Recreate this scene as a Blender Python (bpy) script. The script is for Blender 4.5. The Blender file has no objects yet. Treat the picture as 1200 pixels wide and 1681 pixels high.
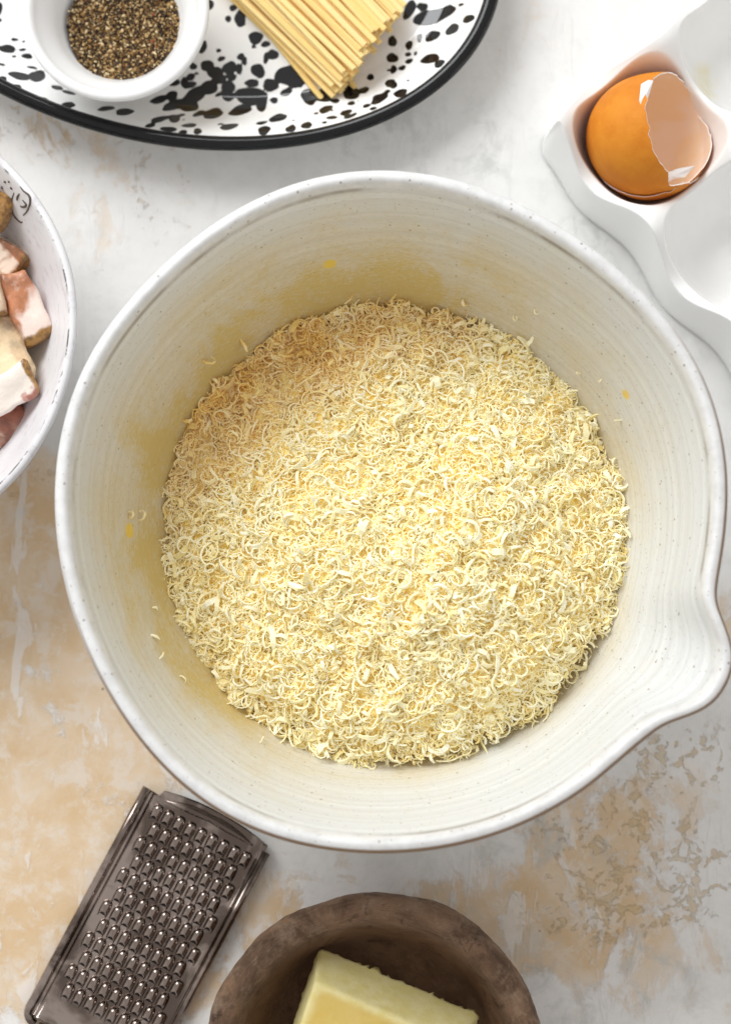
import bpy, math, random
import numpy as np
from mathutils import Vector, Matrix
from mathutils.bvhtree import BVHTree

random.seed(7)
rng = np.random.default_rng(7)
sc = bpy.context.scene
col = sc.collection

# ------------------------------------------------------------------ camera
FPX, CXP, CYP = 3500.0, 600.0, 840.5         # focal length and centre in photograph pixels
CAM = Vector((0, 0, 0.80))
TX, TY = math.atan(310 / FPX), math.atan(50 / FPX)
RC = Matrix.Rotation(TY, 3, 'Y') @ Matrix.Rotation(TX, 3, 'X')
cd = bpy.data.cameras.new('camera')
cam = bpy.data.objects.new('camera', cd)
col.objects.link(cam)
cam.matrix_world = Matrix.Translation(CAM) @ RC.to_4x4()
cd.sensor_fit = 'VERTICAL'
cd.sensor_height = 36
cd.lens = FPX * 36 / 1681
cd.clip_start, cd.clip_end = 0.05, 30
cd.dof.use_dof = True
cd.dof.focus_distance = 0.748
cd.dof.aperture_fstop = 7.1
sc.camera = cam

# ------------------------------------------------------------------ light
w = bpy.data.worlds.new('World')
sc.world = w
w.use_nodes = True
bg = w.node_tree.nodes['Background']
bg.inputs[0].default_value = (1.0, 0.97, 0.94, 1)
bg.inputs[1].default_value = 0.72

def area_light(name, loc, target, sx, sy, energy, colour):
    l = bpy.data.lights.new(name, 'AREA')
    l.shape = 'RECTANGLE'
    l.size, l.size_y, l.energy, l.color = sx, sy, energy, colour
    o = bpy.data.objects.new(name, l)
    col.objects.link(o)
    o.location = loc
    o.rotation_euler = (Vector(target) - Vector(loc)).to_track_quat('-Z', 'Y').to_euler()
    return o
area_light('window_light', (-0.74, 1.22, 1.12), (0, 0, 0.03), 1.15, 0.9, 31, (0.965, 0.985, 1.0))

sc.view_settings.view_transform = 'Standard'
sc.view_settings.look = 'None'
sc.view_settings.exposure = 0.0
sc.view_settings.gamma = 1.0
sc.view_settings.use_curve_mapping = False
sc.render.engine = 'CYCLES'
sc.cycles.use_denoising = True
sc.cycles.max_bounces = 16
sc.cycles.diffuse_bounces = 14
sc.cycles.use_adaptive_sampling = True
sc.cycles.adaptive_threshold = 0.03

# ------------------------------------------------------------------ helpers
def P(px, py, z):
    """world point at height z seen at a photograph pixel"""
    d = RC @ Vector(((px - CXP) / FPX, -(py - CYP) / FPX, -1))
    return CAM + d * ((z - CAM.z) / d.z)

def scale_at(z, x=600, y=840):
    """metres per photograph pixel at height z near that pixel"""
    return ((P(x + 1, y, z) - P(x, y, z)).length + (P(x, y + 1, z) - P(x, y, z)).length) / 2

def smooth01(t):
    t = np.clip(t, 0, 1)
    return t * t * (3 - 2 * t)

def vnoise(x, y, seed=0, freq=1.0):
    """smooth lumpy noise from sines, about -1..1"""
    r = np.random.default_rng(seed)
    out = np.zeros_like(np.asarray(x, float) + np.asarray(y, float))
    for k in range(7):
        a = r.uniform(0, 2 * np.pi)
        f = freq * r.uniform(0.6, 1.7)
        out = out + np.sin(f * (x * np.cos(a) + y * np.sin(a)) + r.uniform(0, 6.28)) * 0.38
    return out

def tag(o, label=None, cat=None, group=None, kind=None):
    if label: o['label'] = label
    if cat: o['category'] = cat
    if group: o['group'] = group
    if kind: o['kind'] = kind
    return o

def empty(name, loc):
    o = bpy.data.objects.new(name, None)
    o.empty_display_size = 0.02
    o.location = loc
    col.objects.link(o)
    return o

def link(name, me, parent=None, loc=None):
    o = bpy.data.objects.new(name, me)
    col.objects.link(o)
    if parent: o.parent = parent
    if loc is not None: o.location = loc
    return o

def make_mesh(name, V, F, mats, smooth=True, midx=None, attrs=None, normals=None, flip=False):
    V = np.asarray(V, dtype=np.float32)
    if flip: F = F[:, ::-1] if isinstance(F, np.ndarray) else [tuple(f)[::-1] for f in F]
    me = bpy.data.meshes.new(name)
    if isinstance(F, np.ndarray):
        nf, k = F.shape
        me.vertices.add(len(V)); me.vertices.foreach_set('co', V.ravel())
        me.loops.add(nf * k); me.loops.foreach_set('vertex_index', F.ravel().astype(np.int32))
        me.polygons.add(nf)
        me.polygons.foreach_set('loop_start', (np.arange(nf) * k).astype(np.int32))
        me.update(calc_edges=True)
    else:
        me.from_pydata([tuple(map(float, v)) for v in V], [], [tuple(map(int, f)) for f in F])
    for m in (mats if isinstance(mats, (list, tuple)) else [mats]):
        me.materials.append(m)
    if midx is not None:
        me.polygons.foreach_set('material_index', np.asarray(midx, dtype=np.int32))
    me.polygons.foreach_set('use_smooth', np.full(len(me.polygons), smooth, dtype=bool))
    for k, a in (attrs or {}).items():
        at = me.attributes.new(k, 'FLOAT', 'POINT')
        at.data.foreach_set('value', np.asarray(a, dtype=np.float32))
    me.validate()
    me.update()
    if normals is not None:
        me.normals_split_custom_set_from_vertices([tuple(n) for n in normals])
    return me

def grid_faces(nr, nc, wrap=True):
    """quads between nr rows of nc points (rows x columns), columns closed if wrap"""
    i = np.arange(nr - 1)[:, None]
    j = np.arange(nc if wrap else nc - 1)[None, :]
    j2 = (j + 1) % nc
    a = i * nc + j; b = i * nc + j2; c = (i + 1) * nc + j2; d = (i + 1) * nc + j
    return np.stack([a, b, c, d], -1).reshape(-1, 4)

def catmull(pts, n):
    """resample a polyline of tuples smoothly, n points per span"""
    p = np.asarray(pts, float)
    q = np.vstack([2 * p[0] - p[1], p, 2 * p[-1] - p[-2]])
    out = []
    for i in range(1, len(q) - 2):
        for t in np.linspace(0, 1, n, endpoint=False):
            a, b, c, d = q[i - 1], q[i], q[i + 1], q[i + 2]
            out.append(0.5 * ((2 * b) + (c - a) * t + (2 * a - 5 * b + 4 * c - d) * t * t + (3 * b - a - 3 * c + d) * t ** 3))
    out.append(p[-1])
    return np.array(out)

def tube(pts, rad, n=6, closed_ends=True):
    pts = [Vector(p) for p in pts]
    V, F = [], []
    for i, p in enumerate(pts):
        t = (pts[min(i + 1, len(pts) - 1)] - pts[max(i - 1, 0)]).normalized()
        a = t.orthogonal() if i == 0 else (a - t * a.dot(t))
        a.normalize(); b = t.cross(a)
        r = rad[i] if hasattr(rad, '__len__') else rad
        for k in range(n):
            th = 2 * math.pi * k / n
            V.append(p + a * (r * math.cos(th)) + b * (r * math.sin(th)))
    for i in range(len(pts) - 1):
        for k in range(n):
            F.append((i * n + k, i * n + (k + 1) % n, (i + 1) * n + (k + 1) % n, (i + 1) * n + k))
    if closed_ends:
        F.append(tuple(range(n))[::-1]); F.append(tuple((len(pts) - 1) * n + k for k in range(n)))
    return V, F

# ------------------------------------------------------------------ shader helpers
class S:
    def __init__(self, name):
        self.m = bpy.data.materials.new(name)
        self.m.use_nodes = True
        self.t = self.m.node_tree
        self.b = self.t.nodes['Principled BSDF']
        self.out = self.t.nodes['Material Output']
        self._tc = None
    def n(self, typ, ins=None, **props):
        nd = self.t.nodes.new(typ)
        for k, v in props.items(): setattr(nd, k, v)
        for k, v in (ins or {}).items(): self.put(nd.inputs[k], v)
        return nd
    def put(self, sock, v):
        if isinstance(v, bpy.types.NodeSocket): self.t.links.new(v, sock)
        elif isinstance(v, (tuple, list)) and len(v) == 3 and sock.type == 'RGBA': sock.default_value = (*v, 1)
        else: sock.default_value = v
    def co(self):
        if self._tc is None: self._tc = self.n('ShaderNodeTexCoord').outputs['Object']
        return self._tc
    def map(self, scale=(1, 1, 1), loc=(0, 0, 0), rot=(0, 0, 0), vec=None):
        return self.n('ShaderNodeMapping', {0: vec or self.co(), 1: loc, 2: rot, 3: scale}).outputs[0]
    def noise(self, scale, detail=4, rough=.55, dist=0, vec=None):
        return self.n('ShaderNodeTexNoise', {'Vector': vec or self.co(), 'Scale': scale, 'Detail': detail, 'Roughness': rough, 'Distortion': dist}).outputs[0]
    def vor(self, scale, feature='F1', vec=None, out=0, rnd=1.0):
        return self.n('ShaderNodeTexVoronoi', {'Vector': vec or self.co(), 'Scale': scale, 'Randomness': rnd}, feature=feature).outputs[out]
    def ramp(self, fac, lo, hi, a=0.0, b=1.0):
        return self.n('ShaderNodeMapRange', {0: fac, 1: lo, 2: hi, 3: a, 4: b}, interpolation_type='SMOOTHSTEP').outputs[0]
    def lin(self, fac, lo, hi, a=0.0, b=1.0):
        return self.n('ShaderNodeMapRange', {0: fac, 1: lo, 2: hi, 3: a, 4: b}).outputs[0]
    def math(self, op, a, b=0.0, clamp=False):
        return self.n('ShaderNodeMath', {0: a, 1: b}, operation=op, use_clamp=clamp).outputs[0]
    def mul(self, a, b): return self.math('MULTIPLY', a, b)
    def add(self, a, b): return self.math('ADD', a, b)
    def mix(self, f, a, b):
        nd = self.t.nodes.new('ShaderNodeMix'); nd.data_type = 'RGBA'
        self.put(nd.inputs[0], f); self.put(nd.inputs[6], a); self.put(nd.inputs[7], b)
        return nd.outputs[2]
    def attr(self, name):
        return self.n('ShaderNodeAttribute', attribute_name=name).outputs['Fac']
    def cramp(self, fac, stops, constant=False):
        nd = self.n('ShaderNodeValToRGB', {0: fac})
        if constant: nd.color_ramp.interpolation = 'CONSTANT'
        e = nd.color_ramp.elements
        while len(e) < len(stops): e.new(0.5)
        for x, (p, c) in zip(e, stops):
            x.position = p; x.color = (*c, 1)
        return nd.outputs[0]
    def blob(self, c, r, soft=0.6):
        """soft elliptical patch of the surface round a point"""
        v = self.map(scale=(1 / r[0], 1 / r[1], 0.001), loc=(-c[0] / r[0], -c[1] / r[1], 0))
        l = self.n('ShaderNodeVectorMath', {0: v}, operation='LENGTH').outputs['Value']
        return self.ramp(l, 1 + soft, 1 - soft)
    def bump(self, h, strength=.3, dist=.001):
        nd = self.n('ShaderNodeBump', {'Strength': strength, 'Distance': dist, 'Height': h})
        self.put(self.b.inputs['Normal'], nd.outputs[0])
    def set(self, **kw):
        names = dict(col='Base Color', rough='Roughness', metal='Metallic', coat='Coat Weight', coatr='Coat Roughness',
                     sss='Subsurface Weight', sssr='Subsurface Radius', ssss='Subsurface Scale', ior='IOR', spec='Specular IOR Level')
        for k, v in kw.items(): self.put(self.b.inputs[names[k]], v)
        return self
    def translucent(self, colour, fac):
        tr = self.n('ShaderNodeBsdfTranslucent', {0: colour})
        mx = self.n('ShaderNodeMixShader', {0: fac, 1: self.b.outputs[0], 2: tr.outputs[0]})
        self.t.links.new(mx.outputs[0], self.out.inputs[0])

# ------------------------------------------------------------------ table surface
def mat_table():
    s = S('plaster_board')
    fine = s.noise(110, 8, .72)
    tanzone = s.attr('tan')
    # ochre and peach underpaint
    under = s.mix(s.ramp(s.noise(30, 6, .65, .5), .36, .66), (.68, .535, .375), (.61, .42, .22))
    under = s.mix(s.mul(s.ramp(s.noise(95, 8, .75, .4), .47, .62), .75), under, (.68, .60, .51))
    # white skim coat trowelled over it, torn at its edges
    big = s.noise(16, 5, .6, .4)
    skim = s.mix(s.ramp(big, .35, .65), (.765, .76, .745), (.70, .695, .68))
    skim = s.mix(s.mul(tanzone, .5), skim, (.70, .645, .60))
    skim = s.mix(s.mul(s.ramp(fine, .46, .70), .40), skim, (.60, .595, .57))
    tn = s.add(s.add(s.mul(s.noise(26, 9, .70, .7), .56), s.mul(s.noise(120, 6, .7), .16)), s.mul(s.noise(1, 7, .66, .5, vec=s.map(scale=(75, 30, 1), rot=(0, 0, .1))), .28))
    tmask = s.mul(s.ramp(s.add(tn, s.mul(s.add(tanzone, -.5), .16)), .475, .545), s.math('MINIMUM', s.mul(tanzone, 1.6), 1.0))
    c = s.mix(s.mul(tmask, .9), skim, under)
    # drips of thicker white plaster
    wst = s.noise(1, 6, .6, .8, vec=s.map(scale=(85, 26, 1), loc=(3, 2, 0), rot=(0, 0, -.15)))
    c = s.mix(s.mul(s.mul(s.ramp(wst, .585, .615), .6), s.math('MINIMUM', s.mul(tanzone, 2.0), 1.0)), c, (.745, .72, .69))
    # crisp ochre flakes
    fz = s.attr('flake')
    fn = s.add(s.mul(s.noise(105, 8, .72, 1.0), .75), s.mul(s.noise(330, 3, .5), .25))
    fl = s.math('GREATER_THAN', s.add(fn, s.mul(fz, .125)), .622)
    fl = s.mul(s.ramp(s.add(fn, s.mul(fz, .085)), .605, .628), s.math('MINIMUM', s.mul(fz, 1.1), 1.0))
    c = s.mix(s.mul(fl, s.add(.30, s.mul(s.noise(40, 3), .6))), c, s.mix(s.noise(50), (.50, .36, .18), (.56, .42, .24)))
    # cool grey patches and lichen-like mottling
    gz = s.attr('grey')
    gm = s.mul(s.ramp(s.noise(70, 6, .7, .6), .47, .66), gz)
    c = s.mix(s.mul(gm, .55), c, (.45, .46, .44))
    # few dark pin holes
    pin = s.ramp(s.vor(55), .035, .02)
    pk = s.math('GREATER_THAN', s.n('ShaderNodeSeparateColor', {0: s.n('ShaderNodeTexVoronoi', {'Vector': s.co(), 'Scale': 55}).outputs['Color']}).outputs[0], .84)
    c = s.mix(s.mul(s.mul(pin, pk), .7), c, (.16, .12, .09))
    s.set(col=c, rough=.62, spec=.3)
    h = s.add(s.mul(fl, -.7), s.add(s.mul(fine, .5), s.add(s.mul(s.ramp(wst, .55, .64), .25), s.mul(tmask, -.5))))
    s.bump(h, .6, .0012)
    return s.m

def build_table():
    xs = np.unique(np.r_[np.linspace(-.9, .9, 25), np.arange(-.24, .26, .003)])
    n = len(xs)
    X, Y = np.meshgrid(xs, xs)
    def zones(rows):
        out = np.zeros(n * n)
        for x, y, rx, ry, amt in rows:
            c = P(x, y, 0); k = scale_at(0, x, y)
            q = np.hypot((X - c.x) / (rx * k), (Y - c.y) / (ry * k)).ravel()
            out += amt * smooth01((1.6 - q) / 1.2)
        return np.minimum(out, 1)
    at = {'tan': zones([(90, 1180, 260, 330, 1), (480, 1560, 420, 150, .6), (60, 880, 140, 120, 1), (960, 1350, 200, 110, .6), (900, 1500, 160, 90, .62), (1120, 1600, 160, 130, .35),
                        (200, 330, 150, 130, .30), (40, 220, 120, 60, .5), (880, 90, 130, 100, .26), (100, 1560, 200, 160, .6), (1200, 1010, 60, 60, .5)]),
          'flake': zones([(1110, 1245, 110, 55, 1), (1000, 1360, 130, 60, 1), (1120, 1440, 120, 75, 1), (980, 1490, 120, 60, 1), (240, 300, 90, 90, .55), (40, 205, 90, 50, .7), (30, 780, 90, 50, .6)]),
          'grey': zones([(1000, 1600, 180, 110, 1), (880, 1390, 130, 70, 1), (700, 240, 200, 70, 1), (1000, 440, 160, 120, .9), (640, 1460, 260, 60, .5)])}
    V = np.stack([X.ravel(), Y.ravel(), np.zeros(n * n)], 1)
    me = make_mesh('table_top', V, grid_faces(n, n, False), mat_table(), attrs=at)
    o = link('table_top', me)
    tag(o, 'white and tan distressed plaster tabletop under all the dishes', 'table', kind='structure')
build_table()

# ------------------------------------------------------------------ mixing bowl
ZR = 0.100
RIM_PX = [(1189, 828), (1179, 718), (1155, 628), (1119, 560), (1066, 488), (996, 417), (870, 335), (740, 287), (640, 276), (550, 283), (480, 300),
          (380, 348), (280, 427), (213, 503), (147, 587), (123, 653), (95, 750), (88, 831), (93, 924), (117, 1026), (155, 1109),
          (216, 1199), (293, 1284), (421, 1367), (507, 1393), (613, 1407), (715, 1402), (820, 1376), (880, 1350), (940, 1314), (994, 1274),
          (1042, 1233), (1089, 1195), (1120, 1184), (1150, 1175), (1180, 1156), (1203, 1118), (1210, 1085), (1203, 1052), (1188, 1020), (1176, 990), (1178, 960), (1184, 917)]
BC = P(638, 842, ZR)                      # rim centre
CHC = P(643, 872, 0.046)                  # centre of the cheese disc
B0 = Vector((CHC.x, CHC.y, 0))            # foot centre

def rim_radius():
    pts = np.array([list(P(x, y, ZR)) for x, y in RIM_PX])[:, :2] - np.array([BC.x, BC.y])
    ang = np.unwrap(np.arctan2(pts[:, 1], pts[:, 0])) % (2 * np.pi)
    rad = np.hypot(pts[:, 0], pts[:, 1])
    o = np.argsort(ang)
    ang, rad = ang[o], rad[o]
    n = 512
    th = np.arange(n) * 2 * np.pi / n
    r = np.interp(th, np.r_[ang - 2 * np.pi, ang, ang + 2 * np.pi], np.r_[rad, rad, rad])
    k = np.array([1, 3, 5, 6, 5, 3, 1], float); k /= k.sum()
    rs = r.copy()
    for _ in range(2): r = sum(np.roll(r, i - 3) * k[i] for i in range(7))
    for _ in range(60): rs = sum(np.roll(rs, i - 3) * k[i] for i in range(7))
    sa = math.radians(-26)                         # the spout keeps its own outline
    da = np.abs((th - sa + np.pi) % (2 * np.pi) - np.pi)
    w_ = smooth01((math.radians(34) - da) / math.radians(12))
    return th, r * w_ + rs * (1 - w_)
TH, RR = rim_radius()
R0 = float(np.median(RR))
ROUND = R0 + 0.0008 * np.cos(2 * TH + .4)
SPOUT = np.clip(RR - R0 - .0035, 0, None)   # extra reach of the spout

# (radius, height, share of the rim's own outline, profile coordinate)
BPROF = [(.0, .0035, 0), (.046, .0035, 0), (.048, .0, 0), (.055, .0, 0), (.0575, .005, 0), (.064, .013, 0), (.084, .032, 0), (.096, .057, .1), (.1035, .081, .35), (.1085, .094, .8),
         (.1108, .0995, 1), (.1112, .1025, 1), (.1105, .1047, 1), (.1092, .1057, 1), (.1077, .1058, 1), (.1064, .1045, 1), (.1054, .1012, .97),
         (.1044, .0970, .9), (.1016, .0880, .7), (.0968, .0740, .4), (.0905, .0590, .16), (.0835, .0455, .05), (.0745, .0330, 0), (.0610, .0220, 0), (.0400, .0145, 0), (.0, .0125, 0)]
def bowl_inner_r(z):
    p = [(q[0], q[1]) for q in BPROF[16:]]
    p = sorted(p, key=lambda q: q[1])
    return np.interp(z, [q[1] for q in p], [q[0] for q in p])

def mat_bowl():
    s = S('speckled_white_glaze')
    pr = s.attr('prof')
    wallz = s.n('ShaderNodeSeparateXYZ', {0: s.co()}).outputs[2]
    # throwing rings: noise stretched around the wall
    ring = s.n('ShaderNodeTexNoise', {'W': s.add(s.mul(wallz, 330), s.mul(s.noise(9, 2), 3.0)), 'Scale': 1, 'Detail': 4, 'Roughness': .6}, noise_dimensions='1D').outputs[0]
    scr = s.noise(1, 5, .7, .2, vec=s.n('ShaderNodeCombineXYZ', {0: s.mul(s.attr('ang'), 9), 1: s.mul(wallz, 1500), 2: 0.0}).outputs[0])
    c = s.mix(s.ramp(ring, .3, .7), (.695, .72, .735), (.61, .63, .64))
    c = s.mix(s.mul(s.ramp(scr, .55, .70), .5), c, (.36, .33, .29))
    c = s.mix(s.mul(s.ramp(s.noise(45, 5, .6), .5, .75), .25), c, (.66, .62, .55))
    inside = s.ramp(pr, 15.6, 16.4)
    # whiter glaze pooled on the lip and the band under it
    lip = s.mul(s.ramp(pr, 9.5, 10.5), s.ramp(pr, 16.2, 15.4))
    c = s.mix(s.mul(lip, .8), c, s.mix(s.ramp(s.noise(140, 5, .7), .35, .7), (.725, .725, .72), (.60, .595, .585)))
    # fine iron speckle
    for sc_, th, keep in ((300, .17, .72), (700, .22, .82)):
        v = s.n('ShaderNodeTexVoronoi', {'Vector': s.co(), 'Scale': sc_})
        sel = s.math('GREATER_THAN', s.n('ShaderNodeSeparateColor', {0: v.outputs['Color']}).outputs[0], keep)
        d = s.ramp(v.outputs[0], th, th * .5)
        c = s.mix(s.mul(s.mul(d, sel), .72), c, (.20, .14, .09))
    # worn dark line where glaze breaks at the inner edge of the lip
    ln = s.mul(s.ramp(pr, 15.5, 15.9), s.ramp(pr, 16.5, 16.1))
    wear = s.ramp(s.noise(26, 4, .6), .42, .66)
    c = s.mix(s.mul(s.mul(ln, wear), .75), c, (.22, .18, .15))
    # bare brown clay at the outer edge of the lip
    ed = s.mul(s.mul(s.ramp(pr, 12.75, 12.25), s.ramp(pr, 8.0, 9.0)), s.attr('bare'))
    c = s.mix(s.mul(ed, s.ramp(s.noise(40, 4, .6), .15, .38)), c, (.22, .14, .085))
    # egg smear on the wall; its colour also deepens the shade upper left
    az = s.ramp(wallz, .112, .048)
    side = s.add(.10, s.mul(s.attr('egg_shade'), .95))
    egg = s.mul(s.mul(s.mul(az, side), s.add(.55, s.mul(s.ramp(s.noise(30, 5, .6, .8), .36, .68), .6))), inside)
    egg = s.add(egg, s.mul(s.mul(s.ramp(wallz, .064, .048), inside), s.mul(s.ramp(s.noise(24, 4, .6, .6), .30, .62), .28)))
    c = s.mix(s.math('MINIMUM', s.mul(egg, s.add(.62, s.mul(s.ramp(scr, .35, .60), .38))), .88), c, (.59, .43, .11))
    drop = s.n('ShaderNodeTexVoronoi', {'Vector': s.co(), 'Scale': 42})
    dsel = s.math('GREATER_THAN', s.n('ShaderNodeSeparateColor', {0: drop.outputs['Color']}).outputs[1], .80)
    dd = s.mul(s.mul(s.ramp(drop.outputs[0], .13, .09), dsel), s.mul(inside, s.ramp(wallz, .093, .078)))
    c = s.mix(s.mul(dd, .85), c, (.78, .55, .06))
    s.set(col=c, rough=s.add(.42, s.mul(s.noise(60), .15)), spec=.35)
    s.bump(s.add(s.mul(ring, .6), s.add(s.mul(s.noise(420, 3), .3), s.mul(scr, .2))), .2, .0006)
    return s.m

def build_bowl():
    root = empty('mixing_bowl', (B0.x, B0.y, 0))
    tag(root, 'large speckled white stoneware mixing bowl with pouring spout, in the centre', 'bowl')
    m = mat_bowl()
    prof = catmull([(a, b, c, i) for i, (a, b, c) in enumerate(BPROF)], 5)
    nr, nc = len(prof), len(TH)
    V = np.zeros((nr, nc, 3)); A = np.zeros((nr, nc)); G = np.zeros((nr, nc)); E = np.zeros((nr, nc)); Q = np.zeros((nr, nc))
    wob = .0006 * np.sin(3 * TH + 1) + .0004 * np.sin(5 * TH)
    for i, (r, z, k, t) in enumerate(prof):
        k = min(max(k, 0), 1)
        rr = r + (ROUND - R0) * min(1, k * 1.2) * .5 + (RR - R0) * k + wob * (r > .03) * (.4 + k)
        f = max(0, min(1, z / ZR))
        cx, cy = (BC.x - B0.x) * f, (BC.y - B0.y) * f
        V[i, :, 0] = cx + np.maximum(rr, 0) * np.cos(TH) if r > 1e-4 else cx
        V[i, :, 1] = cy + np.maximum(rr, 0) * np.sin(TH) if r > 1e-4 else cy
        V[i, :, 2] = z - SPOUT * .16 * k + .0007 * np.sin(2 * TH + 2) * k
        A[i] = t
        G[i] = np.abs((TH / (2 * np.pi) * 2) - 1) * 14
        Q[i] = smooth01(.5 + 1.1 * np.cos(TH - math.radians(-68)))
        E[i] = np.clip(.55 + .62 * np.cos(TH - math.radians(140)), 0, 1)  # film strongest on the shaded side, adding painted shade to the smear
    F = grid_faces(nr, nc)
    Vf = V.reshape(-1, 3)
    full = make_mesh('tmp', Vf, F, m)
    nrm = np.zeros(len(Vf) * 3, np.float32); full.vertices.foreach_get('normal', nrm); nrm = nrm.reshape(-1, 3)
    # three parts cut from one continuous surface: wall, pouring spout, foot
    fj = F[:, 0] % nc; fi = F.min(axis=1) // nc
    sp = (SPOUT[fj] > .0004) & (A.reshape(-1)[F[:, 0]] > 8.2) & (A.reshape(-1)[F[:, 0]] < 18.6)
    ft = A.reshape(-1)[F[:, 0]] < 4.2
    for name, sel in (('wall', ~sp & ~ft), ('spout', sp), ('foot', ft)):
        Fs = F[sel]; u, inv = np.unique(Fs, return_inverse=True)
        me = make_mesh(name, Vf[u], inv.reshape(-1, 4), m, attrs={'prof': A.ravel()[u], 'ang': G.ravel()[u], 'egg_shade': E.ravel()[u], 'bare': Q.ravel()[u]}, normals=nrm[u])
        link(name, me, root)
    bpy.data.meshes.remove(full)
    return root
bowl_root = build_bowl()

# ------------------------------------------------------------------ beaten egg and grated cheese
def heap(x, y):
    """height of the heap of cheese, x and y from its centre"""
    r = np.hypot(x, y) / .080
    ox, oy = (x - .014) / .080, (y + .018) / .080
    ro = np.hypot(ox, oy)
    z = .0420 + .024 * smooth01(1 - ro * .84) + .0045 * smooth01((1 - r) / .22)
    z = z + .0022 * vnoise(x, y, 3, 110) * smooth01((1.05 - r) / .3) + .0012 * vnoise(x, y, 4, 330) + .0007 * vnoise(x, y, 6, 800)
    # the egg shows along the far edge, where the heap is thinner
    z = z + .0012 * smooth01((y - .055) / .02)
    return z

def heap_edge(th):
    return .0815 + .0018 * np.cos(th - 2.0) + .0012 * np.sin(3 * th + 1) + .0014 * np.sin(7 * th + 2) + .0012 * np.sin(13 * th) + .0009 * np.sin(29 * th + 1)

def ribbon(length, curl, wid, thick, pitch, nseg, taper, seed):
    r = np.random.default_rng(seed)
    t = np.linspace(0, 1, nseg + 1)
    k = curl * (0.75 + .5 * t) * 1.0
    ang = np.cumsum(np.r_[0, (k[:-1] + k[1:]) / 2 / nseg])
    ds = length / nseg
    x = np.cumsum(np.r_[0, np.cos(ang[:-1]) * ds]); y = np.cumsum(np.r_[0, np.sin(ang[:-1]) * ds])
    zc = pitch * t + r.normal(0, .00012, nseg + 1)
    wv = wid * (1 - taper * np.abs(2 * t - 1) ** 3) * (1 + r.normal(0, .10, nseg + 1))
    nx, ny = -np.sin(ang), np.cos(ang)
    V = np.zeros((nseg + 1, 4, 3))
    tk = thick * (.75 + .25 * np.sin(np.pi * t))
    for q, (sn, sw) in enumerate(((-.5, -.5), (.5, -.5), (.5, .5), (-.5, .5))):
        V[:, q, 0] = x + nx * sn * tk; V[:, q, 1] = y + ny * sn * tk; V[:, q, 2] = zc + sw * wv
    V -= V.reshape(-1, 3).mean(0)
    F = grid_faces(nseg + 1, 4)
    F = np.vstack([F, [[3, 2, 1, 0], [nseg * 4, nseg * 4 + 1, nseg * 4 + 2, nseg * 4 + 3]]])
    return V.reshape(-1, 3), F

def templates(n, seed, big=1.0):
    r = np.random.default_rng(seed)
    out = []
    for i in range(n):
        kind = r.random()
        if kind < .62:   curl, L = r.uniform(3.2, 7.2), r.uniform(.007, .0145)
        elif kind < .9:  curl, L = r.uniform(1.2, 3.0), r.uniform(.005, .011)
        else:            curl, L = r.uniform(.1, .9), r.uniform(.004, .009)
        out.append(ribbon(L * big, curl, r.choice([.0006, .0009, .0012, .0017]) * r.uniform(.85, 1.2) * big, r.uniform(.00034, .00058), r.uniform(-.0012, .0012), 9, r.uniform(.2, .7), seed * 100 + i))
    return out

def rand_rot(r, n, upright):
    """random rotations; the curl axis leans to the vertical in a share of them"""
    ax = r.normal(size=(n, 3))
    up = r.random(n) < upright
    ax[up, :2] *= .45; ax[up, 2] = np.abs(ax[up, 2]) + .6
    ax /= np.linalg.norm(ax, axis=1)[:, None]
    h = r.normal(size=(n, 3))
    u = np.cross(ax, h); u /= np.linalg.norm(u, axis=1)[:, None]
    v = np.cross(ax, u)
    return np.stack([u, v, ax], 2)

def mat_cheese_shred():
    s = S('grated_hard_cheese')
    isl = s.n('ShaderNodeNewGeometry').outputs['Random Per Island']
    c = s.cramp(isl, [(0, (.96, .85, .45)), (.3, (.97, .895, .57)), (.7, (.975, .93, .68)), (1, (.98, .955, .79))])
    # egg-soaked shreds at the far edge; the tint also paints in shade there
    v = s.n('ShaderNodeSeparateXYZ', {0: s.n('ShaderNodeVectorMath', {0: s.n('ShaderNodeNewGeometry').outputs['Position'], 1: (-B0.x, -B0.y, 0)}, operation='ADD').outputs[0]})
    rr = s.math('SQRT', s.add(s.math('POWER', s.math('ABSOLUTE', v.outputs[0]), 2.0), s.math('POWER', s.math('ABSOLUTE', v.outputs[1]), 2.0)))
    far = s.ramp(s.add(s.mul(v.outputs[1], .85), s.mul(v.outputs[0], -.53)), .030, .075)
    soak_shade = s.mul(s.mul(far, s.ramp(rr, .035, .074)), s.add(.35, s.mul(s.ramp(s.noise(55, 3, .5), .35, .6), .65)))
    c = s.mix(s.mul(soak_shade, .85), c, (.86, .58, .14))
    s.set(col=c, rough=.55, spec=.15)
    return s.m

def mat_simple(name, colour, rough, **kw):
    s = S(name); s.set(col=colour, rough=rough, **kw); return s.m

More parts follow.
